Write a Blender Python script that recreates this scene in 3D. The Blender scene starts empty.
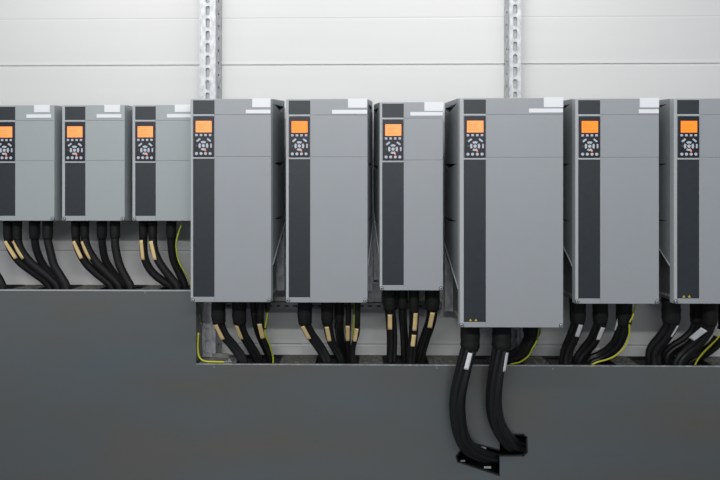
import bpy, bmesh, math, random
from mathutils import Vector
random.seed(7)
S = bpy.context.scene
C = S.collection
PI = math.pi

# ------------------------------------------------------------------ camera
F = 730.0; PX, PY = 353.0, 195.0; YAW = math.radians(1.15)
CAM = Vector((0.0, -3.08, 1.60))
cd = bpy.data.cameras.new('camera'); cam = bpy.data.objects.new('camera', cd); C.objects.link(cam)
cam.location = CAM; cam.rotation_euler = (PI/2, 0, YAW)
cd.sensor_width = 36; cd.lens = 36*F/720; cd.shift_x = (360-PX)/720; cd.shift_y = (PY-240)/720
cd.clip_start = 0.05
S.camera = cam

def P(px, py, Y):
    "where the line of sight through a point of the photo meets the plane at depth Y"
    u = (px-PX)/F; v = (PY-py)/F
    fw = Vector((-math.sin(YAW), math.cos(YAW), 0)); rt = Vector((math.cos(YAW), math.sin(YAW), 0))
    d = fw + rt*u + Vector((0, 0, v))
    return CAM + d*((Y-CAM.y)/d.y)

# ------------------------------------------------------------------ materials
def mat(name, col, rough=0.5, metal=0.0, emit=None, estr=0, spec=0.5):
    m = bpy.data.materials.new(name); m.use_nodes = True
    b = m.node_tree.nodes['Principled BSDF']
    b.inputs['Base Color'].default_value = (*col, 1); b.inputs['Roughness'].default_value = rough
    b.inputs['Metallic'].default_value = metal; b.inputs['Specular IOR Level'].default_value = spec
    if emit:
        b.inputs['Emission Color'].default_value = (*emit, 1); b.inputs['Emission Strength'].default_value = estr
    return m
def noisy(m, scale, c1, c2, stretch=(1, 1, 1), bump=0.0, detail=4, rough=None, lo=.3, hi=.7, kind='noise', bdist=.002):
    nt = m.node_tree; N = nt.nodes; L = nt.links; b = N['Principled BSDF']
    tc = N.new('ShaderNodeTexCoord'); mp = N.new('ShaderNodeMapping'); mp.inputs['Scale'].default_value = stretch
    L.new(tc.outputs['Object'], mp.inputs['Vector'])
    if kind == 'noise':
        n = N.new('ShaderNodeTexNoise'); n.inputs['Detail'].default_value = detail; out = n.outputs['Fac']
    else:
        n = N.new('ShaderNodeTexVoronoi'); out = n.outputs['Color']
    n.inputs['Scale'].default_value = scale; L.new(mp.outputs[0], n.inputs['Vector'])
    r = N.new('ShaderNodeValToRGB'); r.color_ramp.elements[0].position = lo; r.color_ramp.elements[1].position = hi
    r.color_ramp.elements[0].color = (*c1, 1); r.color_ramp.elements[1].color = (*c2, 1)
    L.new(out, r.inputs[0]); L.new(r.outputs[0], b.inputs['Base Color'])
    if rough:
        q = N.new('ShaderNodeMapRange'); q.inputs['To Min'].default_value = rough[0]; q.inputs['To Max'].default_value = rough[1]
        L.new(out, q.inputs['Value']); L.new(q.outputs[0], b.inputs['Roughness'])
    if bump:
        bp = N.new('ShaderNodeBump'); bp.inputs['Strength'].default_value = bump; bp.inputs['Distance'].default_value = bdist
        L.new(out, bp.inputs['Height']); L.new(bp.outputs[0], b.inputs['Normal'])
    return m

M_wall = noisy(mat('white_wall_panel', (.8, .8, .78), .45), 3, (.690, .684, .670), (.715, .709, .695), (.3, 1, 3), .0)
M_floor = noisy(mat('floor_paint', (.12, .12, .12), .5), 4, (.10, .10, .10), (.14, .14, .14))
M_cov = noisy(mat('blue_grey_plastic', (.3, .32, .345), .42), 25, (.354, .371, .393), (.362, .379, .401))
M_covs = noisy(mat('green_grey_plastic', (.3, .33, .34), .42), 25, (.385, .421, .426), (.393, .429, .434))
M_edge = mat('pale_grey_plastic', (.46, .48, .49), .4)
M_body = noisy(mat('grey_body_plastic', (.3, .32, .33), .45), 40, (.255, .28, .29), (.285, .31, .32))
M_dark = noisy(mat('charcoal_panel', (.03, .035, .04), .45), 50, (.024, .030, .036), (.028, .035, .041))
M_pad = mat('keypad_black', (.012, .013, .022), .4)
M_btn = mat('button_grey', (.56, .59, .65), .4)
M_scrL = mat('lcd_orange_pale', (.9, .3, .08), .4, emit=(1.0, .27, .080), estr=.58)
M_scrR = mat('lcd_orange_deep', (.9, .25, .02), .4, emit=(1.0, .185, .010), estr=.58)
M_lcdt = mat('lcd_text', (.5, .12, .02), .5, emit=(.7, .14, .02), estr=.5)
M_led = mat('orange_lamp', (.9, .15, .02), .4, emit=(1, .12, .02), estr=.7)
M_ledg = mat('green_lamp', (.10, .16, .03), .4)
M_lab = mat('white_label', (.88, .89, .91), .45)
M_screw = mat('screw_metal', (.5, .5, .49), .35, .7)
M_warn = mat('yellow_mark', (.62, .42, .03), .5)
M_galv = noisy(mat('galvanised_steel', (.6, .61, .62), .5, .6), 70, (.40, .41, .42), (.62, .63, .64), (1, 1, .5), .10, rough=(.4, .62), lo=.36, hi=.64)
M_back = mat('slot_backing', (.47, .475, .48), .6)
M_plate = noisy(mat('galvanised_plate', (.3, .3, .3), .5, .7), 60, (.20, .20, .19), (.32, .32, .31), rough=(.4, .6))
M_sheet = noisy(mat('brushed_sheet_steel', (.4, .42, .42), .45, .72), 3.0, (.308, .288, .258), (.258, .304, .330), (.45, 1, 1.5), .0, 7, (.26, .36), .3, .7)
M_deck = noisy(mat('tray_steel', (.3, .3, .27), .5, .4), 70, (.07, .07, .062), (.22, .215, .19), rough=(.4, .7), lo=.4, hi=.65)
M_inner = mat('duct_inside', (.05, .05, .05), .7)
M_cab = noisy(mat('black_cable', (.012, .012, .013), .42, spec=.5), 90, (.006, .006, .0063), (.011, .011, .0115), (1, 1, .2))
M_cabs = noisy(mat('matte_black_cable', (.012, .012, .013), .62, spec=.35), 90, (.006, .006, .0063), (.011, .011, .0115), (1, 1, .2))
M_boot = noisy(mat('black_boot', (.014, .014, .015), .6, spec=.35), 200, (.007, .007, .007), (.017, .017, .0165), bump=.5)
M_tan = mat('tan_marker', (.92, .68, .33), .5)
M_wht = mat('white_marker', (.80, .81, .82), .5)
M_yg = mat('yellow_green_wire', (.42, .50, .03), .45)
M_yel = mat('yellow_wire', (.62, .62, .04), .45)
M_rub = mat('rubber_edge', (.015, .015, .015), .6)

# ------------------------------------------------------------------ mesh helpers
class MB:
    def __init__(s): s.bm = bmesh.new()
    def hexa(s, v8):
        v = [s.bm.verts.new(p) for p in v8]
        for f in ((0, 1, 2, 3), (7, 6, 5, 4), (0, 4, 5, 1), (1, 5, 6, 2), (2, 6, 7, 3), (3, 7, 4, 0)):
            s.bm.faces.new([v[i] for i in f])
        return s
    def box(s, x0, x1, y0, y1, z0, z1):
        return s.hexa([(x0, y0, z0), (x1, y0, z0), (x1, y1, z0), (x0, y1, z0), (x0, y0, z1), (x1, y0, z1), (x1, y1, z1), (x0, y1, z1)])
    def prism(s, pts, y0, y1):
        "outline in x-z, given y extent"
        a = [s.bm.verts.new((x, y0, z)) for x, z in pts]; b = [s.bm.verts.new((x, y1, z)) for x, z in pts]
        n = len(pts); s.bm.faces.new(a); s.bm.faces.new(b[::-1])
        for i in range(n): s.bm.faces.new((a[i], b[i], b[(i+1) % n], a[(i+1) % n]))
        return s
    def prism_x(s, pts, x0, x1):
        a = [s.bm.verts.new((x0, y, z)) for y, z in pts]; b = [s.bm.verts.new((x1, y, z)) for y, z in pts]
        n = len(pts); s.bm.faces.new(a); s.bm.faces.new(b[::-1])
        for i in range(n): s.bm.faces.new((a[i], b[i], b[(i+1) % n], a[(i+1) % n]))
        return s
    def disc(s, cx, cz, r, y0, y1, n=20, rz=None):
        rz = rz or r
        return s.prism([(cx+r*math.cos(2*PI*i/n), cz+rz*math.sin(2*PI*i/n)) for i in range(n)], y0, y1)
    def rings(s, rings, caps=True):
        rs = [[s.bm.verts.new(p) for p in r] for r in rings]; n = len(rs[0])
        for a, b in zip(rs, rs[1:]):
            for i in range(n): s.bm.faces.new((a[i], a[(i+1) % n], b[(i+1) % n], b[i]))
        if caps: s.bm.faces.new(rs[0][::-1]); s.bm.faces.new(rs[-1])
        return s
    def build(s, name, m, parent=None, smooth=False, bevel=0, seg=2, raw=False):
        bmesh.ops.recalc_face_normals(s.bm, faces=s.bm.faces)
        me = bpy.data.meshes.new(name); s.bm.to_mesh(me); s.bm.free()
        if smooth:
            for p in me.polygons: p.use_smooth = True
        me.materials.append(m)
        o = bpy.data.objects.new(name, me); C.objects.link(o)
        if parent is not None: o.parent = parent
        if bevel:
            b = o.modifiers.new('bevel', 'BEVEL'); b.width = bevel; b.segments = seg; b.limit_method = 'ANGLE'; b.angle_limit = math.radians(40)
        return o
def tag(o, label=None, cat=None, group=None, kind=None):
    if label: o['label'] = label
    if cat: o['category'] = cat
    if group: o['group'] = group
    if kind: o['kind'] = kind
    return o
def empty(name, loc, label, cat, group=None):
    o = bpy.data.objects.new(name, None); C.objects.link(o); o.location = loc; o.empty_display_size = .05
    return tag(o, label, cat, group)
def boolean(o, cutter):
    md = o.modifiers.new('cut', 'BOOLEAN'); md.operation = 'DIFFERENCE'; md.object = cutter; md.solver = 'EXACT'
    bpy.context.view_layer.update()
    dg = bpy.context.evaluated_depsgraph_get()
    me = bpy.data.meshes.new_from_object(o.evaluated_get(dg))
    o.modifiers.clear(); o.data = me
    bpy.data.objects.remove(cutter, do_unlink=True)

# ------------------------------------------------------------------ the setting
# wall of white panels with horizontal joints
zj = [P(360, 65.3 + 93.2*k, 0).z for k in range(-2, 6)]        # deep joints
zh = [P(360, 18.0 + 93.2*k, 0).z for k in range(-1, 6)]        # faint mid grooves
prof = [(0, 0.0)]
ev = sorted([(z, 'j') for z in zj] + [(z, 'h') for z in zh])
for z, k in ev:
    if z < .05: continue
    if k == 'j': prof += [(0, z-.0062), (.0045, z-.0055), (.0055, z+.0035), (0, z+.0045), (-.0012, z+.006), (0, z+.02)]
    else: prof += [(0, z-.004), (.0008, z-.001), (.0008, z+.001), (0, z+.004)]
prof += [(0, 3.7)]
mb = MB(); mb.prism_x(prof + [(.12, 3.7), (.12, 0)], -3.2, 3.2)
tag(mb.build('wall_back', M_wall), kind='structure')
tag(MB().box(-3.2, 3.2, -9, 0, -.06, 0).build('floor', M_floor), kind='structure')

# ------------------------------------------------------------------ cable duct of sheet steel
YS = -.185                                    # its front face
zL = P(100, 290.3, YS).z; zR = P(450, 365.2, YS).z; xs = P(196, 330, YS).x
XL, XR = -2.1, 2.0
duct = empty('cable_duct', (0, YS, 0), 'grey brushed steel cable duct cover along the foot of the wall, stepped down at left', 'cable duct')
def dpart(mb, name, m, **k):
    return mb.build(name, m, duct, **k)
# front sheet (with the two cable openings cut through)
mb = MB(); pts = [(XL, .001), (XR, .001), (XR, zR), (xs, zR), (xs, zL), (XL, zL)]
mb.prism(pts, 0, .002)
sheet = dpart(mb, 'front_sheet', M_sheet)
def wp(px, py, Y=YS): q = P(px, py, Y); return (q.x, q.z)
slotA = [wp(456.2, 456), wp(457.5, 461.5), wp(499.6, 475.2), wp(499.6, 450), wp(467.8, 441.3)]
slotB = [wp(499.6, 434), wp(523, 434.2), wp(526.6, 437), wp(527, 452), wp(523.5, 455.3), wp(499.6, 455.5)]
cut = MB(); cut.prism(slotA, -.01, .02); co = cut.build('cutter', M_rub); co.location = (0, YS, 0); boolean(sheet, co)
cut = MB(); cut.prism([(x-(.0001 if i in (0, 5) else 0), z) for i, (x, z) in enumerate(slotB)], -.01, .02); co = cut.build('cutter', M_rub); co.location = (0, YS, 0); boolean(sheet, co)
def strip_along(mb, pts, r, y, closed=False):
    for i in range(len(pts) - (0 if closed else 1)):
        a = Vector((pts[i][0], 0, pts[i][1])); b = Vector((pts[(i+1) % len(pts)][0], 0, pts[(i+1) % len(pts)][1]))
        d = (b-a).normalized(); n = Vector((-d.z, 0, d.x))*r; e = d*r*.7
        q = [a-e-n, b+e-n, b+e+n, a-e+n]
        mb.hexa([(v.x, y-.003, v.z) for v in q] + [(v.x, y+.004, v.z) for v in q])
mb = MB()
for q0, q1 in (((460.5, 460), (465, 461.6)), ((484, 466.2), (491, 468.4)), ((479.5, 446.6), (486, 449))):
    a_ = wp(*q0, -.18); b_ = wp(*q1, -.18); mb.box(a_[0], b_[0], .004, .0055, b_[1], a_[1])
dpart(mb, 'tray_strip', M_galv)
mb = MB(); strip_along(mb, [slotA[3], slotA[4], slotA[0], slotA[1], slotA[2]], .0024, 0)
strip_along(mb, slotB, .0028, 0)
dpart(mb, 'rubber_edging', M_rub)
# thin folded top lips
mb = MB(); mb.box(XL, xs, -.0015, .008, zL-.003, zL+.002); dpart(mb, 'top_lip', M_edge)
mb = MB(); mb.box(xs, XR, -.0015, .008, zR-.0022, zR+.0015); dpart(mb, 'top_lip', M_galv)
# side plate at the step
mb = MB(); mb.box(xs-.002, xs, .002, .105, zR+.001, zL-.001); dpart(mb, 'step_side_plate', M_plate)
mb = MB()
for yy, zz in ((.06, .88), (.06, .62), (.06, .36), (.09, .75), (.09, .5)):
    z = zR + (zL-zR)*zz; mb.prism_x([(yy+.006*math.cos(t*PI/6), z+.006*math.sin(t*PI/6)) for t in range(12)], xs, xs+.003)
dpart(mb, 'plate_bolts', M_screw)
# perforated deck with openings under each cluster of cables
def deck(x0, x1, z, holes, name='tray_deck'):
    mb = MB(); y0, y1 = .008, .183
    cuts = sorted(holes); x = x0
    mb.box(x0, x1, y0, y0+.004, z-.003, z); mb.box(x0, x1, y1-.02, y1, z-.003, z)
    for a, b in cuts + [(x1, x1)]:
        # perforations: small slots between ribs
        n = max(1, int((a-x)/.03)); w = (a-x)/n
        for i in range(n):
            xa = x+i*w
            mb.box(xa, xa+w*.55, y0+.004, y1-.02, z-.003, z)
            for j in range(4):
                yy = y0+.004+j*(y1-y0-.026)/4
                mb.box(xa+w*.55, xa+w, yy, yy+.026, z-.003, z)
        x = b
    return dpart(mb, name, M_deck)
def hx(px, py, dy=.02): return P(px, py, YS+dy).x
hl = [(hx(a, 289), hx(b, 289)) for a, b in ((-88, -60), (-24, 8), (37, 69), (98, 137), (158, 187))]
hr = [(hx(a, 363), hx(b, 363)) for a, b in ((234, 279), (315, 359), (383, 429), (462, 524), (551, 616), (640, 712))]
deck(XL, xs-.016, zL-.001, hl); deck(xs, XR, zR-.001, hr)
# rubber lips round the openings
for hs, z in ((hl, zL), (hr, zR)):
    for a, b in hs:
        mb = MB()
        for q in ((a-.001, a+.002, .012, .163), (b-.002, b+.001, .012, .163), (a, b, .160, .164), (a, b, .0115, .0135)):
            mb.box(*q, z-.006, z+.002)
        dpart(mb, 'opening_edge', M_rub)
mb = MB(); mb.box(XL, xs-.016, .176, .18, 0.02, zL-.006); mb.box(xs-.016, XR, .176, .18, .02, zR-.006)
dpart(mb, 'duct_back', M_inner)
# ledge bracket with earth lug at the step
bz = zR+.0008
bx0 = P(200, 362, -.17).x; bx1 = P(236, 362, -.17).x
br = MB(); br.box(bx0, bx1, -.165, -.081, bz, bz+.003); br.box(bx0+.03, bx0+.1, -.084, -.081, bz+.003, bz+.02)
o = br.build('mounting_bracket', M_plate); tag(o, 'small bent steel plate lying on the duct ledge beside the step', 'bracket')
# little bolts on the front lip
for i, (px, py, w) in enumerate(((145, 292.4, 'under the third small drive'), (214, 367, 'near the step'), (437, 368, 'left of the thick hanging cables'), (553, 369, 'at the right end'))):
    c = P(px, py, YS-.003)
    o = MB().disc(0, 0, .0035, -.002, .0026, 10).build('lip_screw', M_screw, duct); o.location = (c.x, 0, c.z); o.matrix_parent_inverse.identity()

# ------------------------------------------------------------------ rails
def upright(name, x0, x1, flare, depth, z0, z1, label, slots=True, sideholes=1):
    "hollow perforated post: front web with slots, two side flanges, one flared return"
    root = empty(name, ((x0+x1)/2, -.0016, z0), label, 'steel rail', 'galvanised rails fixed to the wall')
    w = (x1-x0)/2; H = z1-z0; mb = MB(); t = .0025
    pitch = .0512; sw = .0085; sh = .020
    if slots:
        mb.box(-w, -sw, -depth, -depth+t, 0, H); mb.box(sw, w, -depth, -depth+t, 0, H)
        n = int(H/pitch)
        for i in range(n+1):
            a = i*pitch+sh; b = min((i+1)*pitch-sh, H)
            c = i*pitch
            if c+sh >= H: break
            lo = c+sh; hi = min(c+pitch-sh+.0, H)
            mb.prism([(-sw, lo-.006), (-sw*.6, lo-.001), (0, lo), (sw*.6, lo-.001), (sw, lo-.006), (sw, hi+.006), (sw*.6, hi+.001), (0, hi), (-sw*.6, hi+.001), (-sw, hi+.006)], -depth, -depth+t)
        MB().box(-sw-.004, sw+.004, -depth+.008, -depth+.010, 0, H).build('inner_strip', M_back, root)
    else: mb.box(-w, w, -depth, -depth+t, 0, H)
    mb.build('front_web', M_galv, root)
    for s in (-1, 1):
        f = flare if s == sideholes else 0
        mb = MB()
        def seg(ya, yc, z0_, z1_):
            fa = s*(w+f*(1+ya/depth)); fb = s*(w+f*(1+yc/depth))
            mb.hexa([(fa, ya, z0_), (fa-s*t, ya, z0_), (fb-s*t, yc, z0_), (fb, yc, z0_), (fa, ya, z1_), (fa-s*t, ya, z1_), (fb-s*t, yc, z1_), (fb, yc, z1_)])
        if s == sideholes:
            seg(-depth, -depth*.5-.007, 0, H); seg(-depth*.5+.007, 0, 0, H); n = int(H/pitch)
            for i in range(n+1): seg(-depth*.5-.007, -depth*.5+.007, i*pitch, min(H, i*pitch+pitch-.010))
        else: seg(-depth, 0, 0, H)
        mb.box(min(s*(w-.0035), s*w), max(s*(w-.0035), s*w), -depth-.002, -depth, 0, H)
        mb.build('side_flange', M_galv, root)
    return root
RD = .070
upright('upright_rail', P(199.8, 50, -RD).x, P(215.7, 50, -RD).x, .012, RD, zR+.002, 3.0, 'perforated galvanised upright behind the leftmost tall drive, reaching the top of the photo at left')
upright('upright_rail', P(509.3, 50, -RD).x, P(521, 50, -RD).x, .008, RD, zR+.002, 3.0, 'perforated galvanised upright behind the widest drive, reaching the top of the photo', sideholes=-1)
upright('upright_rail', P(368.5, 250, -.055).x, P(381.5, 250, -.055).x, .0, .055, P(370, 302, -.055).z, P(370, 190, -.055).z, 'short galvanised upright in the gap left of the narrow tall drive', sideholes=0)
# horizontal rail
xa = P(224, 300, -.05).x; xb = P(442, 300, -.05).x; za = P(300, 309, -.06).z; zb = P(300, 303, -.06).z
r = empty('cross_rail', ((xa+xb)/2, 0, za), 'grey horizontal steel rail behind the bottoms of the tall drives', 'steel rail', 'galvanised rails fixed to the wall')
mb = MB(); mb.box((xa-xb)/2, (xb-xa)/2, -.0545, -.052, -.0, zb-za); mb.box((xa-xb)/2, (xb-xa)/2, -.052, 0, zb-za-.003, zb-za); mb.build('rail_face', M_plate, r)
mb = MB()
for i in range(26):
    x = (xa-xb)/2+.02+i*(xb-xa-.04)/25
    mb.box(x-.008, x+.008, -.0555, -.0544, .008, .016)
mb.build('rail_slots', M_inner, r)

# ------------------------------------------------------------------ drives
GR = 'grey drives in a row on the wall'
DR = []
def make_drive(x0, w, z0, h, yb, yf, t, cut, lab, small, scr, lu, ls, warn=False, tl=None, lm=.0115):
    """x0 left edge of the front, yb/yf back and front, t draft, cut height of the side cut-away, lu/ls the two white labels"""
    d = yb-yf; DR.append((x0, x0+w, z0+(.006 if cut else 0)))
    root = empty('motor_drive', (x0+w/2, yb, z0), lab, 'electric drive', GR)
    cov = M_covs if small else M_cov
    W = w/2; ct = .034
    # front cover base
    mb = MB(); f = .003
    mb.hexa([(-W, -d+.002, 0), (W, -d+.002, 0), (W+f, -d+ct, 0.001), (-W-f, -d+ct, .001), (-W, -d+.002, h), (W, -d+.002, h), (W+f, -d+ct, h+f), (-W-f, -d+ct, h+f)])
    mb.build('front_cover', M_edge if not small else M_covs, root, bevel=.0025)
    L0 = -W+lm; L1 = L0+.0805
    # pale left border, bottom border
    MB().box(-W, L0, -d, -d+.004, .001, h-.001).build('left_border', M_edge, root, bevel=.0018)
    MB().box(L0, L1, -d, -d+.004, .001, .020).build('bottom_border', cov, root, bevel=.001)
    for a, b in ((.059, .066), (.2205, .2275)):
        MB().box(L0-.002, L1, -d-.0015, -d+.004, h-b, h-a).build('trim_bar', M_edge, root, bevel=.001)
    # cover panels on the right with fine seams
    for a, b in ((.001, .0610), (.0617, .2188), (.2195, h-.001)):
        MB().box(L1, W, -d, -d+.004, h-b, h-a).build('cover_panel', cov, root, bevel=.0012)
    # dark strips
    MB().box(L0, L1, -d+.0008, -d+.004, h-.059, h-.006).build('dark_panel', M_dark, root, bevel=.0006)
    MB().box(L0, L1, -d, -d+.0045, h-.006, h-.001).build('top_border', M_edge, root)
    MB().box(L0, L1, -d+.0008, -d+.004, .020, h-.2275).build('dark_panel', M_dark, root, bevel=.0006)
    # keypad
    kt = h-.0675; kc = (L0+L1)/2; sx = .000782
    kp = MB().box(L0+.0015, L1-.0015, -d-.004, -d+.004, kt-.1525, kt).build('keypad', M_pad, root, bevel=.0015)
    def K(zx, zy): return kc+(zx-114)*sx, kt-(zy-174)*sx
    def sub(mb, name, m, **k): return mb.build(name, m, kp, **k)
    a, b = K(76.5, 195.5), K(153.5, 250.5)
    sub(MB().box(a[0], b[0], -d-.0046, -d-.003, b[1], a[1]), 'screen', scr)
    mb = MB()
    for zy, x1_ in ((201, 92), (214, 128), (224, 118), (238, 135)):
        p, q = K(81, zy-.8), K(x1_, zy+.8); mb.box(p[0], q[0], -d-.0050, -d-.0044, q[1], p[1])
    sub(mb, 'screen_text', M_lcdt)
    y0, y1 = -d-.0062, -d-.0035
    for zx in (80.5, 102.5, 124.5, 146.5):
        c = K(zx, 264); sub(MB().box(c[0]-.0047, c[0]+.0047, y0, y1, c[1]-.0042, c[1]+.0042), 'button', M_btn, bevel=.0012)
    for zx, s in ((90, 1), (141, -1)):
        c = K(zx, 288); an = math.radians(38)*s; ca, sa = math.cos(an), math.sin(an)
        q = [(c[0]+x*ca-z*sa, c[1]+x*sa+z*ca) for x, z in ((-.0085, -.0035), (.0085, -.0035), (.0085, .0035), (-.0085, .0035))]
        sub(MB().prism(q, y0, y1), 'button', M_btn, bevel=.001)
    c = K(114, 315); sub(MB().disc(c[0], c[1], .0062, y0, y1, 18), 'button', M_btn)
    for k in range(4):
        m_ = k*PI/2; pts = []
        hw = math.radians(33)
        for i in range(7): an = m_-hw+2*hw*i/6; pts.append((c[0]+0.0186*math.cos(an), c[1]+.0178*math.sin(an)))
        for i in range(7): an = m_+hw-2*hw*i/6; pts.append((c[0]+.0106*math.cos(an), c[1]+.0100*math.sin(an)))
        sub(MB().prism(pts, y0, y1), 'button', M_btn)
    c2 = K(151, 315); sub(MB().box(c2[0]-.003, c2[0]+.003, y0, y1, c2[1]-.008, c2[1]+.008), 'button', M_btn, bevel=.001)
    c2 = K(81, 315); sub(MB().disc(c2[0], c2[1], .0026, y0, y1, 12), 'status_light', M_ledg)
    c2 = K(124, 339); sub(MB().disc(c2[0], c2[1], .0028, y0, y1, 12), 'status_light', M_led)
    for zx in (80.5, 102.5, 124.5, 146.5):
        c2 = K(zx, 353); sub(MB().disc(c2[0], c2[1], .0056, y0, y1, 16), 'button', M_btn)
    # body behind the cover (tapered, pockets in both sides)
    yF = -d+ct; yB = -.008
    zF = cut; zB = cut + (.15 if cut else 0)
    a = W+f-.001; b = W+t; bl = W+(tl if tl is not None else t)
    mb = MB(); mb.hexa([(-a, yF, zF), (a, yF, zF), (b, yB, zB), (-bl, yB, zB), (-a, yF, h+f), (a, yF, h+f), (b, yB, h+t), (-bl, yB, h+t)])
    body = mb.build('housing', M_body if not small else M_covs, root)
    cu = MB()
    def xs_at(y, s): return a+((b if s > 0 else bl)-a)*(y-yF)/(yB-yF)
    for s in (-1, 1):
        for dz, hh in (((.010, .030), (.236, .022), (.452, .016)) if not small else ((.008, .010), (.17, .006), (.33, .005))):
            z = h-dz; yA = yF+(.02 if not small else .03); yZ = yB-.012; ym = yB-.06 if not small else yB-.03
            zt = z+t*.6
            dp = .035 if not small else .012
            tri = [(yA, z-.004), (yZ, zt-.006), (ym, zt-.006-hh)]
            inn = [s*(xs_at(y, s)-(.004 if i == 0 else dp)) for i, (y, _) in enumerate(tri)]
            out = [s*(xs_at(y, s)+.004) for y, _ in tri]
            vo = [cu.bm.verts.new((out[i], tri[i][0], tri[i][1])) for i in range(3)]; vi = [cu.bm.verts.new((inn[i], tri[i][0], tri[i][1])) for i in range(3)]
            cu.bm.faces.new(vo); cu.bm.faces.new(vi[::-1])
            for i in range(3): cu.bm.faces.new((vo[i], vi[i], vi[(i+1) % 3], vo[(i+1) % 3]))
    co = cu.build('cutter', M_body); co.location = root.location
    boolean(body, co)
    if cut:
        MB().box(-W+.010, W-.010, yF, yB, .006, .30).build('gland_box', M_plate, root)
        for s in (-1, 1):
            e = .0026; q = b if s > 0 else bl
            MB().hexa([(s*(a-.004), yF, zF-e), (s*(a+.0025), yF, zF-e), (s*(q+.0025), yB, zB-e), (s*(q-.004), yB, zB-e),
                       (s*(a-.004), yF, zF+e), (s*(a+.0025), yF, zF+e), (s*(q+.0025), yB, zB+e), (s*(q-.004), yB, zB+e)]).build('housing_edge', M_edge, root)
            mb = MB()
            for i in range(6):
                yy = yF+.03+i*.03; mb.box(min(s*(W-.011), s*(W-.009)), max(s*(W-.011), s*(W-.009)), yy, yy+.016, .018, .026)
            mb.build('box_slots', M_edge, root)
    MB().box(-bl+.001, b-.001, -.008, 0, .012, h+t-.012).build('back_plate', M_galv if cut else M_plate, root)
    # corner screws
    for s in (-1, 1):
        o = MB().disc(s*(W-.0070), .0080, .0068, -d-.0045, -d+.002, 16).build('corner_screw', M_screw, root, bevel=.001)
        MB().disc(s*(W-.0070), .0080, .0086, -d-.0006, -d+.002, 18).build('screw_recess', M_dark, root)
        MB().disc(s*(W-.0070), .0080, .0026, -d-.0050, -d-.0042, 6).build('hex_socket', M_pad, o)
    # white labels: (width, gap to right edge, from top, height)
    for w_, g_, z_, h_ in (lu, ls):
        MB().box(W-g_-w_, W-g_, -d-.0012, -d+.001, h-z_-h_, h-z_).build('white_label', M_lab, root)
    if warn:
        for k in (-.010, .010):
            x = kc+k-.006; mb = MB(); mb.prism([(x-.0055, .0235), (x+.0055, .0235), (x, .033)], -d-.0002, -d+.001)
            mb.build('warning_mark', M_warn, root)
    return root

YB = -.0755                                    # rails carry the drives
def front(px0, px1, pyt, pyb, yf):
    a = P(px0, 200, yf); b = P(px1, 200, yf); m = (px0+px1)/2
    return a.x, b.x-a.x, P(m, pyb, yf).z, P(m, pyt, yf).z - P(m, pyb, yf).z
yS = -.235
LS_ = ((.062, .018, -.001, .029), (.098, .0125, .0365, .0135))
sx0, sw, sz, sh = front(62, 124.6, 105, 221, yS)
pitch = P(132.3, 200, yS).x - sx0
small_labels = ['small grey drive at the far left end of the row, almost all outside the photo',
                'small grey drive cut off by the left edge of the photo',
                'small grey drive between the cut-off one and the one touching the tall drives',
                'small grey drive next to the leftmost tall drive, its right edge covered']
for i, lb in enumerate(small_labels):
    make_drive(sx0+(i-2)*pitch, sw, sz, sh, YB, yS, .006 if i < 3 else .003, 0, lb, True, M_scrL, *LS_)
mt = 98.6; mbm = 302.6
def big(px0, px1, pt, pb, yf, lb, scr, lu, ls, **k):
    a = front(px0, px1, pt, pb, yf)
    return make_drive(a[0], a[1], a[2], a[3], YB, yf, k.pop('t', .0185), .14, lb, False, scr, lu, ls, **k)
D1 = big(190.6, 271, 98.6, 302.3, -.335, 'tall grey drive at the left, directly right of the small drives', M_scrL, (.069, .002, -.001, .034), (.093, .002, .0425, .0135), t=.023, tl=.003, lm=.0095)
D2 = big(286, 367.4, 98.8, 302.8, -.335, 'tall grey drive second from the left among the tall ones, left of the narrow one', M_scrR, (.072, .001, -.001, .035), (.132, .001, .042, .0145), t=.021, lm=.0105)
D3 = big(379.8, 443, 102, 290.6, -.325, 'narrow tall grey drive ending higher than its tall neighbours, left of the widest drive', M_scrL, (.070, .000, .000, .034), (.122, .001, .038, .0135), t=.020, tl=.021, lm=.0095)
D4 = big(459.8, 563.2, 97.8, 327.7, -.385, 'widest and longest grey drive, above the two thick hanging cables', M_scrL, (.071, .000, -.002, .037), (.124, .001, .040, .0145), tl=.024, lm=.0150, warn=True)
D5 = big(575.3, 659, 98.4, 304, -.350, 'tall grey drive just right of the widest drive', M_scrR, (.071, .000, -.002, .036), (.0735, .001, .041, .0145))
D6 = big(674.2, 757.8, 98.2, 304, -.350, 'tall grey drive cut off by the right edge of the photo', M_scrR, (.071, .000, -.002, .036), (.0735, .001, .041, .0145), warn=True)

# ------------------------------------------------------------------ cables
def catmull(pts, n=8):
    out = []
    p = [pts[0]*2-pts[1]] + pts + [pts[-1]*2-pts[-2]]
    for i in range(1, len(p)-2):
        for k in range(n):
            t = k/n
            out.append(.5*((2*p[i]) + (p[i+1]-p[i-1])*t + (2*p[i-1]-5*p[i]+4*p[i+1]-p[i+2])*t*t + (3*p[i]-p[i-1]-3*p[i+1]+p[i+2])*t**3))
    out.append(pts[-1]); return out
def tube(mb, path, r, n=20, lobes=0, amp=.0, origin=Vector((0, 0, 0)), twist=0):
    rings = []; up = Vector((0, -1, 0)); L = 0
    for i, p in enumerate(path):
        a = path[max(i-1, 0)]; b = path[min(i+1, len(path)-1)]; d = (b-a).normalized()
        if i: L += (p-path[i-1]).length
        s = d.cross(up)
        if s.length < .05: s = d.cross(Vector((1, 0, 0)))
        s.normalize(); u = s.cross(d).normalized(); up = u
        rr = r if not callable(r) else r(i/(len(path)-1))
        ring = []
        for k in range(n):
            an = 2*PI*k/n; q = rr*(1-amp+amp*abs(math.cos(lobes*(an+twist*L)/2))) if lobes else rr
            ring.append(p-origin+s*(q*math.cos(an))+u*(q*math.sin(an)))
        rings.append(ring)
    mb.rings(rings)
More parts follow.
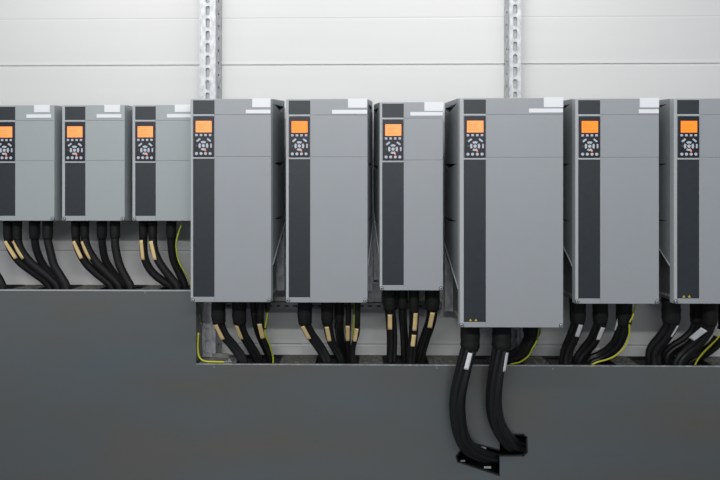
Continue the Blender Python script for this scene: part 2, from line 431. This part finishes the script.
def cable(name, pts, r, boot, label, tags=(), tagm=None, group=None, lobes=3, amp=.34, cat='cable'):
    """pts: (px, py, Y); boot: (px width, py of lower end) or None; tags: (px,py,px,py,px width)"""
    W3 = [P(*p) for p in pts]
    W3[0].z = min(DR, key=lambda q: abs((q[0]+q[1])/2-W3[0].x))[2]-.0036
    path = catmull(W3, 8)
    org = W3[0].copy()
    root = empty(name, org, label, cat, group)
    mb = MB(); tube(mb, path, r, 40, lobes, amp if lobes else 0, org, 1.2)
    mb.build('sheath', M_cab if group != GS else M_cabs, root, smooth=True)
    if boot:
        bw, by = boot; zend = P(pts[0][0], by, pts[0][2]).z
        bp = [p for p in path if p.z >= zend-.004]
        if len(bp) < 3: bp = path[:4]
        R = bw/2*(3.08+pts[0][2])/F
        def rb(t): return R*((1.06 if t < .12 else 1.0 if t < .85 else .93) + .02*math.sin(t*19+bw))
        mb = MB(); tube(mb, bp, rb, 22, 0, 0, org)
        mb.build('boot', M_boot, root, smooth=True)
    for tg in tags:
        x0, y0, x1, y1, w = tg; rr0 = r(0) if callable(r) else r
        Yc = min(path, key=lambda p: abs(p.z-P(x0, (y0+y1)/2, pts[0][2]).z)).y
        Yc -= .85*rr0; A = P(x0, y0, Yc); B = P(x1, y1, Yc); ww = 1.12*w*(3.08+Yc)/F
        dd = (B-A).normalized(); nn = Vector((-dd.z, 0, dd.x))
        if nn.x < 0: nn = -nn
        rows = 9; cols = 7; grid = []
        mb = MB()
        for i in range(rows):
            c = A.lerp(B, i/(rows-1)); row = []
            for j in range(cols):
                q = c+nn*(ww*(j/(cols-1)-.5))
                # nearest axis point in the x-z plane
                best = min(range(len(path)-1), key=lambda k: (path[k].x-q.x)**2+(path[k].z-q.z)**2)
                dmin = 1e9; cy = path[best].y
                for k in (max(best-1, 0), best):
                    a, b = path[k], path[k+1]; ab = Vector((b.x-a.x, b.z-a.z)); t = max(0, min(1, ((q.x-a.x)*ab.x+(q.z-a.z)*ab.y)/max(ab.length_squared, 1e-9)))
                    e = math.hypot(a.x+(b.x-a.x)*t-q.x, a.z+(b.z-a.z)*t-q.z)
                    if e < dmin: dmin = e; cy = a.y+(b.y-a.y)*t
                R = rr0*1.05
                y = cy-math.sqrt(max(R*R-dmin*dmin, (R*.15)**2))
                row.append(Vector((q.x, y-.0042, q.z))-org)
            grid.append(row)
        top = [[mb.bm.verts.new(v) for v in row] for row in grid]; bot = [[mb.bm.verts.new(v+Vector((0, .0036, 0))) for v in row] for row in grid]
        for i in range(rows-1):
            for j in range(cols-1):
                mb.bm.faces.new((top[i][j], top[i][j+1], top[i+1][j+1], top[i+1][j])); mb.bm.faces.new((bot[i][j], bot[i+1][j], bot[i+1][j+1], bot[i][j+1]))
        for j in range(cols-1):
            mb.bm.faces.new((top[0][j], bot[0][j], bot[0][j+1], top[0][j+1])); mb.bm.faces.new((top[-1][j], top[-1][j+1], bot[-1][j+1], bot[-1][j]))
        for i in range(rows-1):
            mb.bm.faces.new((top[i][0], top[i+1][0], bot[i+1][0], bot[i][0])); mb.bm.faces.new((top[i][-1], bot[i][-1], bot[i+1][-1], top[i+1][-1]))
        o = mb.build('marker_strip', tagm, root, smooth=True)
        o['label'] = 'tan marker strip' if tagm == M_tan else 'white marker strip'
    return root
def ys(pts, ya, yb, tail):
    "give a list of (px,py) a depth running from ya to yb, and a tail down into the duct"
    n = len(pts); out = []
    L = [0]
    for a, b in zip(pts, pts[1:]): L.append(L[-1]+math.hypot(b[0]-a[0], b[1]-a[1]))
    for p, l in zip(pts, L):
        t = l/L[-1]; t = t*t*(3-2*t)
        out.append((p[0], p[1], ya+(yb-ya)*t))
    x, y = pts[-1]; dx = (pts[-1][0]-pts[-2][0])
    out.append((x+dx*tail[0], y+tail[1], yb+.004))
    return out
GS = 'black cables below the small drives'; GT = 'black cables below the tall drives'
def scable(pts, ye, boot, label, tags=(), r=.0162, ya=-.155):
    return cable('power_cable', ys(pts, ya, ye, (.3, 18)), r, boot, label, tags, M_tan, GS, 0)
dxs = -63.5
scable([(x+dxs, y) for x, y in [(47.8, 219), (47.8, 239), (49.5, 248), (54, 265), (60, 275), (66, 287)]], -.145, (10.3, 238.5), 'black cable just entering the photo at its left edge, above the ledge')
w0 = 'under the cut-off small drive'
scable([(8, 219), (8.3, 238), (11.5, 250), (20, 262), (33, 272), (45, 281), (50, 288)], -.085, (9.2, 239), 'outermost left black cable with a tan marker, '+w0, [(6.7, 241, 15, 258.7, 3)])
scable([(17.3, 219), (17.5, 238), (21, 250), (30, 262), (41, 271), (52, 280), (58, 288)], -.118, (9.2, 239), 'second black cable with a tan marker, '+w0, [(13, 241, 22.5, 259, 3.2)])
scable([(34.7, 219), (34.8, 238), (36, 248), (39.6, 258), (44, 266), (52, 276), (58, 287)], -.072, (10.8, 238), 'unmarked black cable, third from the left, '+w0, r=.0152)
scable([(47.8, 219), (47.8, 239), (49.5, 248), (54, 265), (60, 275), (66.5, 287)], -.157, (10.3, 238.5), 'rightmost black cable '+w0)
w1 = 'under the middle small drive'
scable([(75.7, 219), (76, 238), (78.8, 250), (86, 263), (96, 273), (106, 281), (112, 288)], -.10, (8.8, 238.5), 'outermost left black cable with a tan marker, '+w1, [(74.7, 241, 81, 258.7, 3)])
scable([(84.6, 219), (85, 238), (88.5, 250), (97, 263), (107, 273), (115, 281), (120, 288)], -.118, (8.8, 238.5), 'second black cable with a tan marker, '+w1, [(82, 241.5, 89.2, 259.7, 3.2)])
scable([(102, 219), (102, 238), (102.8, 248), (105.5, 260), (112, 271), (119, 280), (124, 288)], -.072, (10.3, 238), 'unmarked black cable, third from the left, '+w1, r=.0152)
scable([(115, 219), (115, 238), (115.6, 248), (119.6, 265), (127, 280), (131, 288)], -.157, (10.3, 238.5), 'rightmost black cable '+w1)
w2 = 'under the rightmost small drive'
scable([(143.4, 219), (143.4, 238), (144, 254), (147.5, 265), (154, 274), (163, 281), (172, 288)], -.10, (9.0, 238.5), 'outermost left black cable with a tan marker, '+w2, [(142, 240, 142.6, 260, 3.2)])
scable([(152.6, 219), (152.8, 238), (154.3, 250), (158.6, 261), (165.4, 271), (172.5, 280), (178, 288)], -.14, (9.0, 238.5), 'second black cable with a tan marker, '+w2, [(151.2, 241, 155, 260, 3.4)])
scable([(171.3, 219), (171.3, 238), (171.7, 248), (173.6, 260), (179, 272), (185, 287)], -.095, (10, 237.5), 'rightmost black cable, without marker, '+w2)
def wire(pts, m, label, r=.0032, name='earth_wire', ties=()):
    W3 = [P(*p) for p in pts]; path = catmull(W3, 8); org = W3[0].copy()
    mb = MB(); tube(mb, path, r, 10, 0, 0, org); 
    if not ties:
        o = mb.build(name, m, None, smooth=True); o.location = org
        return tag(o, label, 'wire', 'thin yellow-green earth wires')
    root = empty(name, org, label, 'wire', 'thin yellow-green earth wires')
    mb.build('wire_core', m, root, smooth=True)
    for px, py in ties:
        c = min(path, key=lambda q: (q-P(px, py, q.y)).length)-org
        mb = MB(); mb.box(c.x-.007, c.x+.006, c.y-.006, c.y+.006, c.z-.003, c.z+.003); mb.build('cable_tie', M_boot, root)
    return root
wire([(181.7, 221, -.18), (181.2, 225, -.18), (177.5, 236, -.185), (176, 246, -.185), (178.3, 260, -.18), (184, 271, -.175), (189.7, 278, -.165), (191, 288, -.15)], M_yg, 'thin yellow-green earth wire right of the last cable under the small drives', .0028)

def tcable(pts, ye, boot, label, tags=(), r=.0228, ya=-.215, tm=M_tan, lobes=4):
    return cable('power_cable', ys(pts, ya, ye, (.3, 22)), r, boot, label, tags, tm, GT, lobes)
a1 = 'under the leftmost tall drive'
tcable([(218.7, 300), (218.8, 320), (223.5, 334), (233.5, 346.5), (243, 361)], -.145, (14.3, 322), 'thick black cable with a tan marker, leftmost '+a1, [(216.4, 324, 222.6, 340, 3.6)])
tcable([(239.2, 300), (239.6, 320), (242.5, 333), (250, 345.5), (258, 361)], -.095, (14.3, 323), 'thick black cable with a tan marker, second from the left '+a1, [(237, 324.4, 240.8, 340.3, 3.6)])
tcable([(252.6, 300), (254.5, 318), (258, 334), (265, 350), (269, 361)], -.068, (6.5, 317), 'thin black cable without marker, partly hidden behind a marked one '+a1, r=.0125)
tcable([(260.4, 300), (260.6, 320), (262, 334), (267, 347), (271.5, 361)], -.115, (6.8, 322), 'thinner black cable with a tan marker, third marked one '+a1, [(260, 323, 262.2, 339.5, 4)], r=.0150, ya=-.235)
wire([(267.4, 303, -.20), (267.5, 313, -.20), (265.5, 325, -.195), (265.2, 334, -.19), (269.7, 345, -.17), (273, 357, -.15), (273, 366, -.15)], M_yg, 'yellow-green earth wire with a black tie, under the right end of the leftmost tall drive', .0034, ties=((265.3, 329),))
c = P(267.4, 303, -.20); mb = MB()
mb.rings([[(r_*math.cos(2*PI*k/16), r_*math.sin(2*PI*k/16), z) for k in range(16)] for r_, z in ((.0125, 0), (.0125, -.030), (.010, -.033), (.0095, -.056), (.006, -.058))])
o = mb.build('cable_gland', M_boot); o.location = (c.x, c.y, D1.location.z+.0005); tag(o, 'small black cable gland under the leftmost tall drive, holding the earth wire', 'gland')
wire([(198.4, 332.5, -.172), (198.0, 351, -.172), (200.5, 358.5, -.172), (206, 361.3, -.170), (214, 361.8, -.168), (225, 362, -.166)], M_yel, 'bright yellow earth wire bent along the step of the duct', .0036)
lg = P(228, 361.6, -.165)
mb = MB(); mb.box(-.014, .016, -.006, .006, 0, .004); mb.disc(.006, .009, .005, -.004, .004, 10)
o = mb.build('wire_lug', M_screw); o.location = (lg.x, lg.y, bz+.0032); tag(o, 'small silver lug at the end of the bright yellow wire', 'lug')

a2 = 'under the second tall drive'
tcable([(305, 300), (305, 321), (309, 332), (316.8, 343), (322.5, 352), (326.5, 362)], -.145, (14.8, 323), 'thick black cable with a tan marker, leftmost '+a2, [(302.8, 325.5, 309.2, 339.5, 3.6)])
tcable([(327.2, 300), (327.4, 321), (328.6, 330), (331.6, 342), (337, 352), (341, 362)], -.12, (12.5, 323), 'black cable with a tan marker, second from the left '+a2, [(326.9, 326, 329.3, 342, 3.8)], r=.0190)
tcable([(339.4, 300), (339.2, 321), (339.3, 330), (341, 343), (344, 353), (347, 362)], -.072, (10.2, 321.5), 'black cable without marker, third from the left '+a2, r=.0195, ya=-.185)
tcable([(348.3, 300), (348.3, 321), (348, 334), (348, 348), (349, 362)], -.112, (5.2, 323), 'thin black cable with tan marker, fourth from left '+a2, [(347.8, 325, 347.6, 342, 3.6)], r=.0115, ya=-.225)
tcable([(357.7, 300), (357.6, 322), (357, 333), (354.4, 342), (352.8, 350), (352.8, 362)], -.155, (5.6, 325.5), 'thin black cable with a tan marker, rightmost '+a2, [(356.6, 328, 354.6, 342, 3.6)], r=.0108, ya=-.235)
wire([(354.5, 303, -.19), (354, 321, -.19), (353, 331, -.18), (353.6, 345, -.15), (354.3, 353, -.115), (354, 366, -.11)], M_yg, 'thin yellow-green earth wire between the two thin cables under the second tall drive', .0034)

a3 = 'under the narrow tall drive'
tcable([(389.8, 289), (390, 309), (391, 320), (392, 338), (391.5, 362)], -.145, (14, 309.8), 'thick black cable with a tan marker, leftmost '+a3, [(389.8, 314, 389.9, 330, 3.8)], r=.0215)
tcable([(402.4, 289), (402.5, 308), (403, 320), (404.2, 338), (405, 362)], -.115, (10.4, 308), 'black cable without marker '+a3, r=.0165)
tcable([(413.9, 289), (414, 310), (414, 320), (413, 338), (411, 362)], -.155, (9.8, 311.5), 'black cable with two tan markers, one above the other, '+a3, [(415.5, 312.5, 414.6, 331.4, 3.8), (413.9, 334.4, 412.6, 346.6, 3.8)], r=.0185, ya=-.23)
tcable([(432.3, 289), (432.2, 309), (430.5, 322), (425, 338), (421.5, 350), (419.5, 362)], -.105, (15, 309.8), 'thick black cable with a tan marker, rightmost '+a3, [(432.2, 311.6, 429.9, 328.4, 4)], r=.0215)

# thick cables in front of the sheet
bg = 'black cables below the tall drives'
cable('power_cable', [(470, 325, -.265), (470, 345, -.265), (467.8, 354, -.266), (462.6, 374, -.266), (458.3, 394, -.262), (457.4, 412, -.255), (460.5, 434, -.243), (468, 447, -.225), (482, 454.5, -.188), (499.4, 458, -.142), (515, 459, -.125)], lambda t: .0325 if t < .6 else .0325-.007*(t-.6)/.4, (19.4, 348), 'very thick black cable hanging over the steel sheet, left of two, into the slanted opening', [(470, 352.5, 465.8, 369, 4)], M_wht, bg, 5)
cable('power_cable', [(501.7, 325, -.265), (501.5, 345, -.265), (499.8, 354, -.266), (496.4, 374, -.266), (494.2, 394, -.262), (494.6, 412, -.255), (499, 428, -.243), (507, 439.5, -.220), (516, 446, -.155), (526, 448, -.120)], .0325, (19.2, 348), 'very thick black cable hanging over the steel sheet, right of two, into the rounded opening', [(507.2, 352.5, 504.2, 371.7, 2.8)], M_wht, bg, 5)
cable('power_cable', [(531.7, 325, -.20), (531.5, 333, -.20), (529, 342, -.19), (522, 352, -.165), (510, 358, -.14), (495, 361.5, -.12), (484, 372, -.11)], .0290, (17.5, 334), 'thick black cable curving left onto the ledge behind the two hanging ones', (), M_wht, bg, 4)
wire([(539.3, 326, -.235), (537, 340, -.23), (532.8, 348, -.222), (528.3, 356, -.205), (520, 362, -.185), (510, 364.5, -.17), (503, 369, -.16)], M_yg, 'thin yellow-green earth wire along the curved cable right of the hanging ones', .0034)

a4 = 'under the drive right of the widest'
tcable([(577.5, 302), (577.6, 320), (576, 328), (571, 341), (567, 351), (565.5, 362)], -.145, (15.6, 322), 'thick black cable with a white marker, leftmost '+a4, [(579.7, 324, 577.3, 337, 4)], r=.0255, tm=M_wht)
tcable([(600, 302), (600.2, 320), (598.6, 328), (592.5, 341), (585, 350.5), (578.5, 362)], -.115, (15, 322), 'thick black cable with a white marker, middle one '+a4, [(601.6, 326.7, 599.2, 340.6, 4)], r=.0255, tm=M_wht)
tcable([(624, 302), (624, 320), (622.6, 329), (617.5, 342), (610, 350.5), (600, 357), (590, 363)], -.085, (15.6, 323), 'thick black cable curving far left, rightmost '+a4, [(618.6, 318, 617.6, 332, 1.3), (602, 350.3, 592, 354, 1.8)], r=.0262, ya=-.205, tm=M_wht)
wire([(635.8, 303, -.235), (632.8, 316, -.235), (629.6, 323, -.235), (629, 335.6, -.23), (624.7, 346.6, -.215), (615.5, 355.5, -.195), (606, 359.8, -.178), (597, 362.2, -.165), (590, 366, -.16)], M_yel, 'thin bright yellow earth wire hanging in a curve with a black tie', .0034, ties=((629.5, 323.5),))
a5 = 'under the drive at the right edge'
tcable([(671, 302), (671, 320), (669.5, 328), (663, 338), (656.5, 346), (653.3, 353), (653.5, 362)], -.145, (18, 322), 'thick black cable, leftmost '+a5, [(676.4, 325, 671.6, 337, 1.6)], r=.0300, tm=M_wht)
tcable([(697.5, 302), (697.4, 320), (694, 332), (684.5, 341), (673, 348.5), (667, 355), (666, 363)], -.10, (14.5, 323), 'thick black cable without marker, second from the left '+a5, r=.0240, ya=-.155)
tcable([(710.5, 302), (710, 320), (706, 332), (697.5, 343), (687, 352), (679, 363)], -.15, (14, 325), 'thick black cable with white marker, second from right '+a5, [(703.6, 329, 695.4, 341, 4.6)], r=.0245, ya=-.245, tm=M_wht)
tcable([(726, 302), (725.5, 320), (722, 333), (714, 345), (702, 354), (688, 363)], -.07, (14, 325), 'thick black cable at the right edge of the photo with a white marker', [(719.6, 329.5, 717.4, 337, 4)], r=.0240, ya=-.20, tm=M_wht)
wire([(733, 303, -.235), (728, 320, -.235), (720, 335, -.215), (712, 344, -.178), (703, 353, -.150), (697, 361, -.135), (694, 368, -.130)], M_yel, 'short bright yellow earth wire at the right edge of the photo', .0034)

# ------------------------------------------------------------------ light
w = bpy.data.worlds.new('world'); S.world = w; w.use_nodes = True
w.node_tree.nodes['Background'].inputs[0].default_value = (.80, .90, 1.0, 1); w.node_tree.nodes['Background'].inputs[1].default_value = .17
def area(name, loc, rot, sx, sy, pw, col=(1, 1, 1)):
    l = bpy.data.lights.new(name, 'AREA'); l.shape = 'RECTANGLE'; l.size = sx; l.size_y = sy; l.energy = pw; l.color = col
    o = bpy.data.objects.new(name, l); C.objects.link(o); o.location = loc; o.rotation_euler = rot; return o
area('ceiling_tube_near_wall', (-1.00, -.55, 3.05), (math.radians(20), 0, 0), 1.0, .10, 3.2, (1, .985, .97))
area('ceiling_tube_near_wall', (0.48, -.55, 3.05), (math.radians(20), 0, 0), 1.0, .10, 3.2, (1, .99, .98))
area('ceiling_tube_middle', (.3, -2.0, 3.35), (math.radians(35), 0, 0), 5.4, .15, 27, (.99, .99, 1))
area('ceiling_tube_far', (-.5, -4.3, 3.12), (math.radians(60), 0, 0), 4.4, .12, 80, (.98, .99, 1))
S.view_settings.view_transform = 'Standard'; S.view_settings.look = 'None'; S.view_settings.gamma = 1
S.view_settings.use_curve_mapping = False; S.view_settings.exposure = 0.3
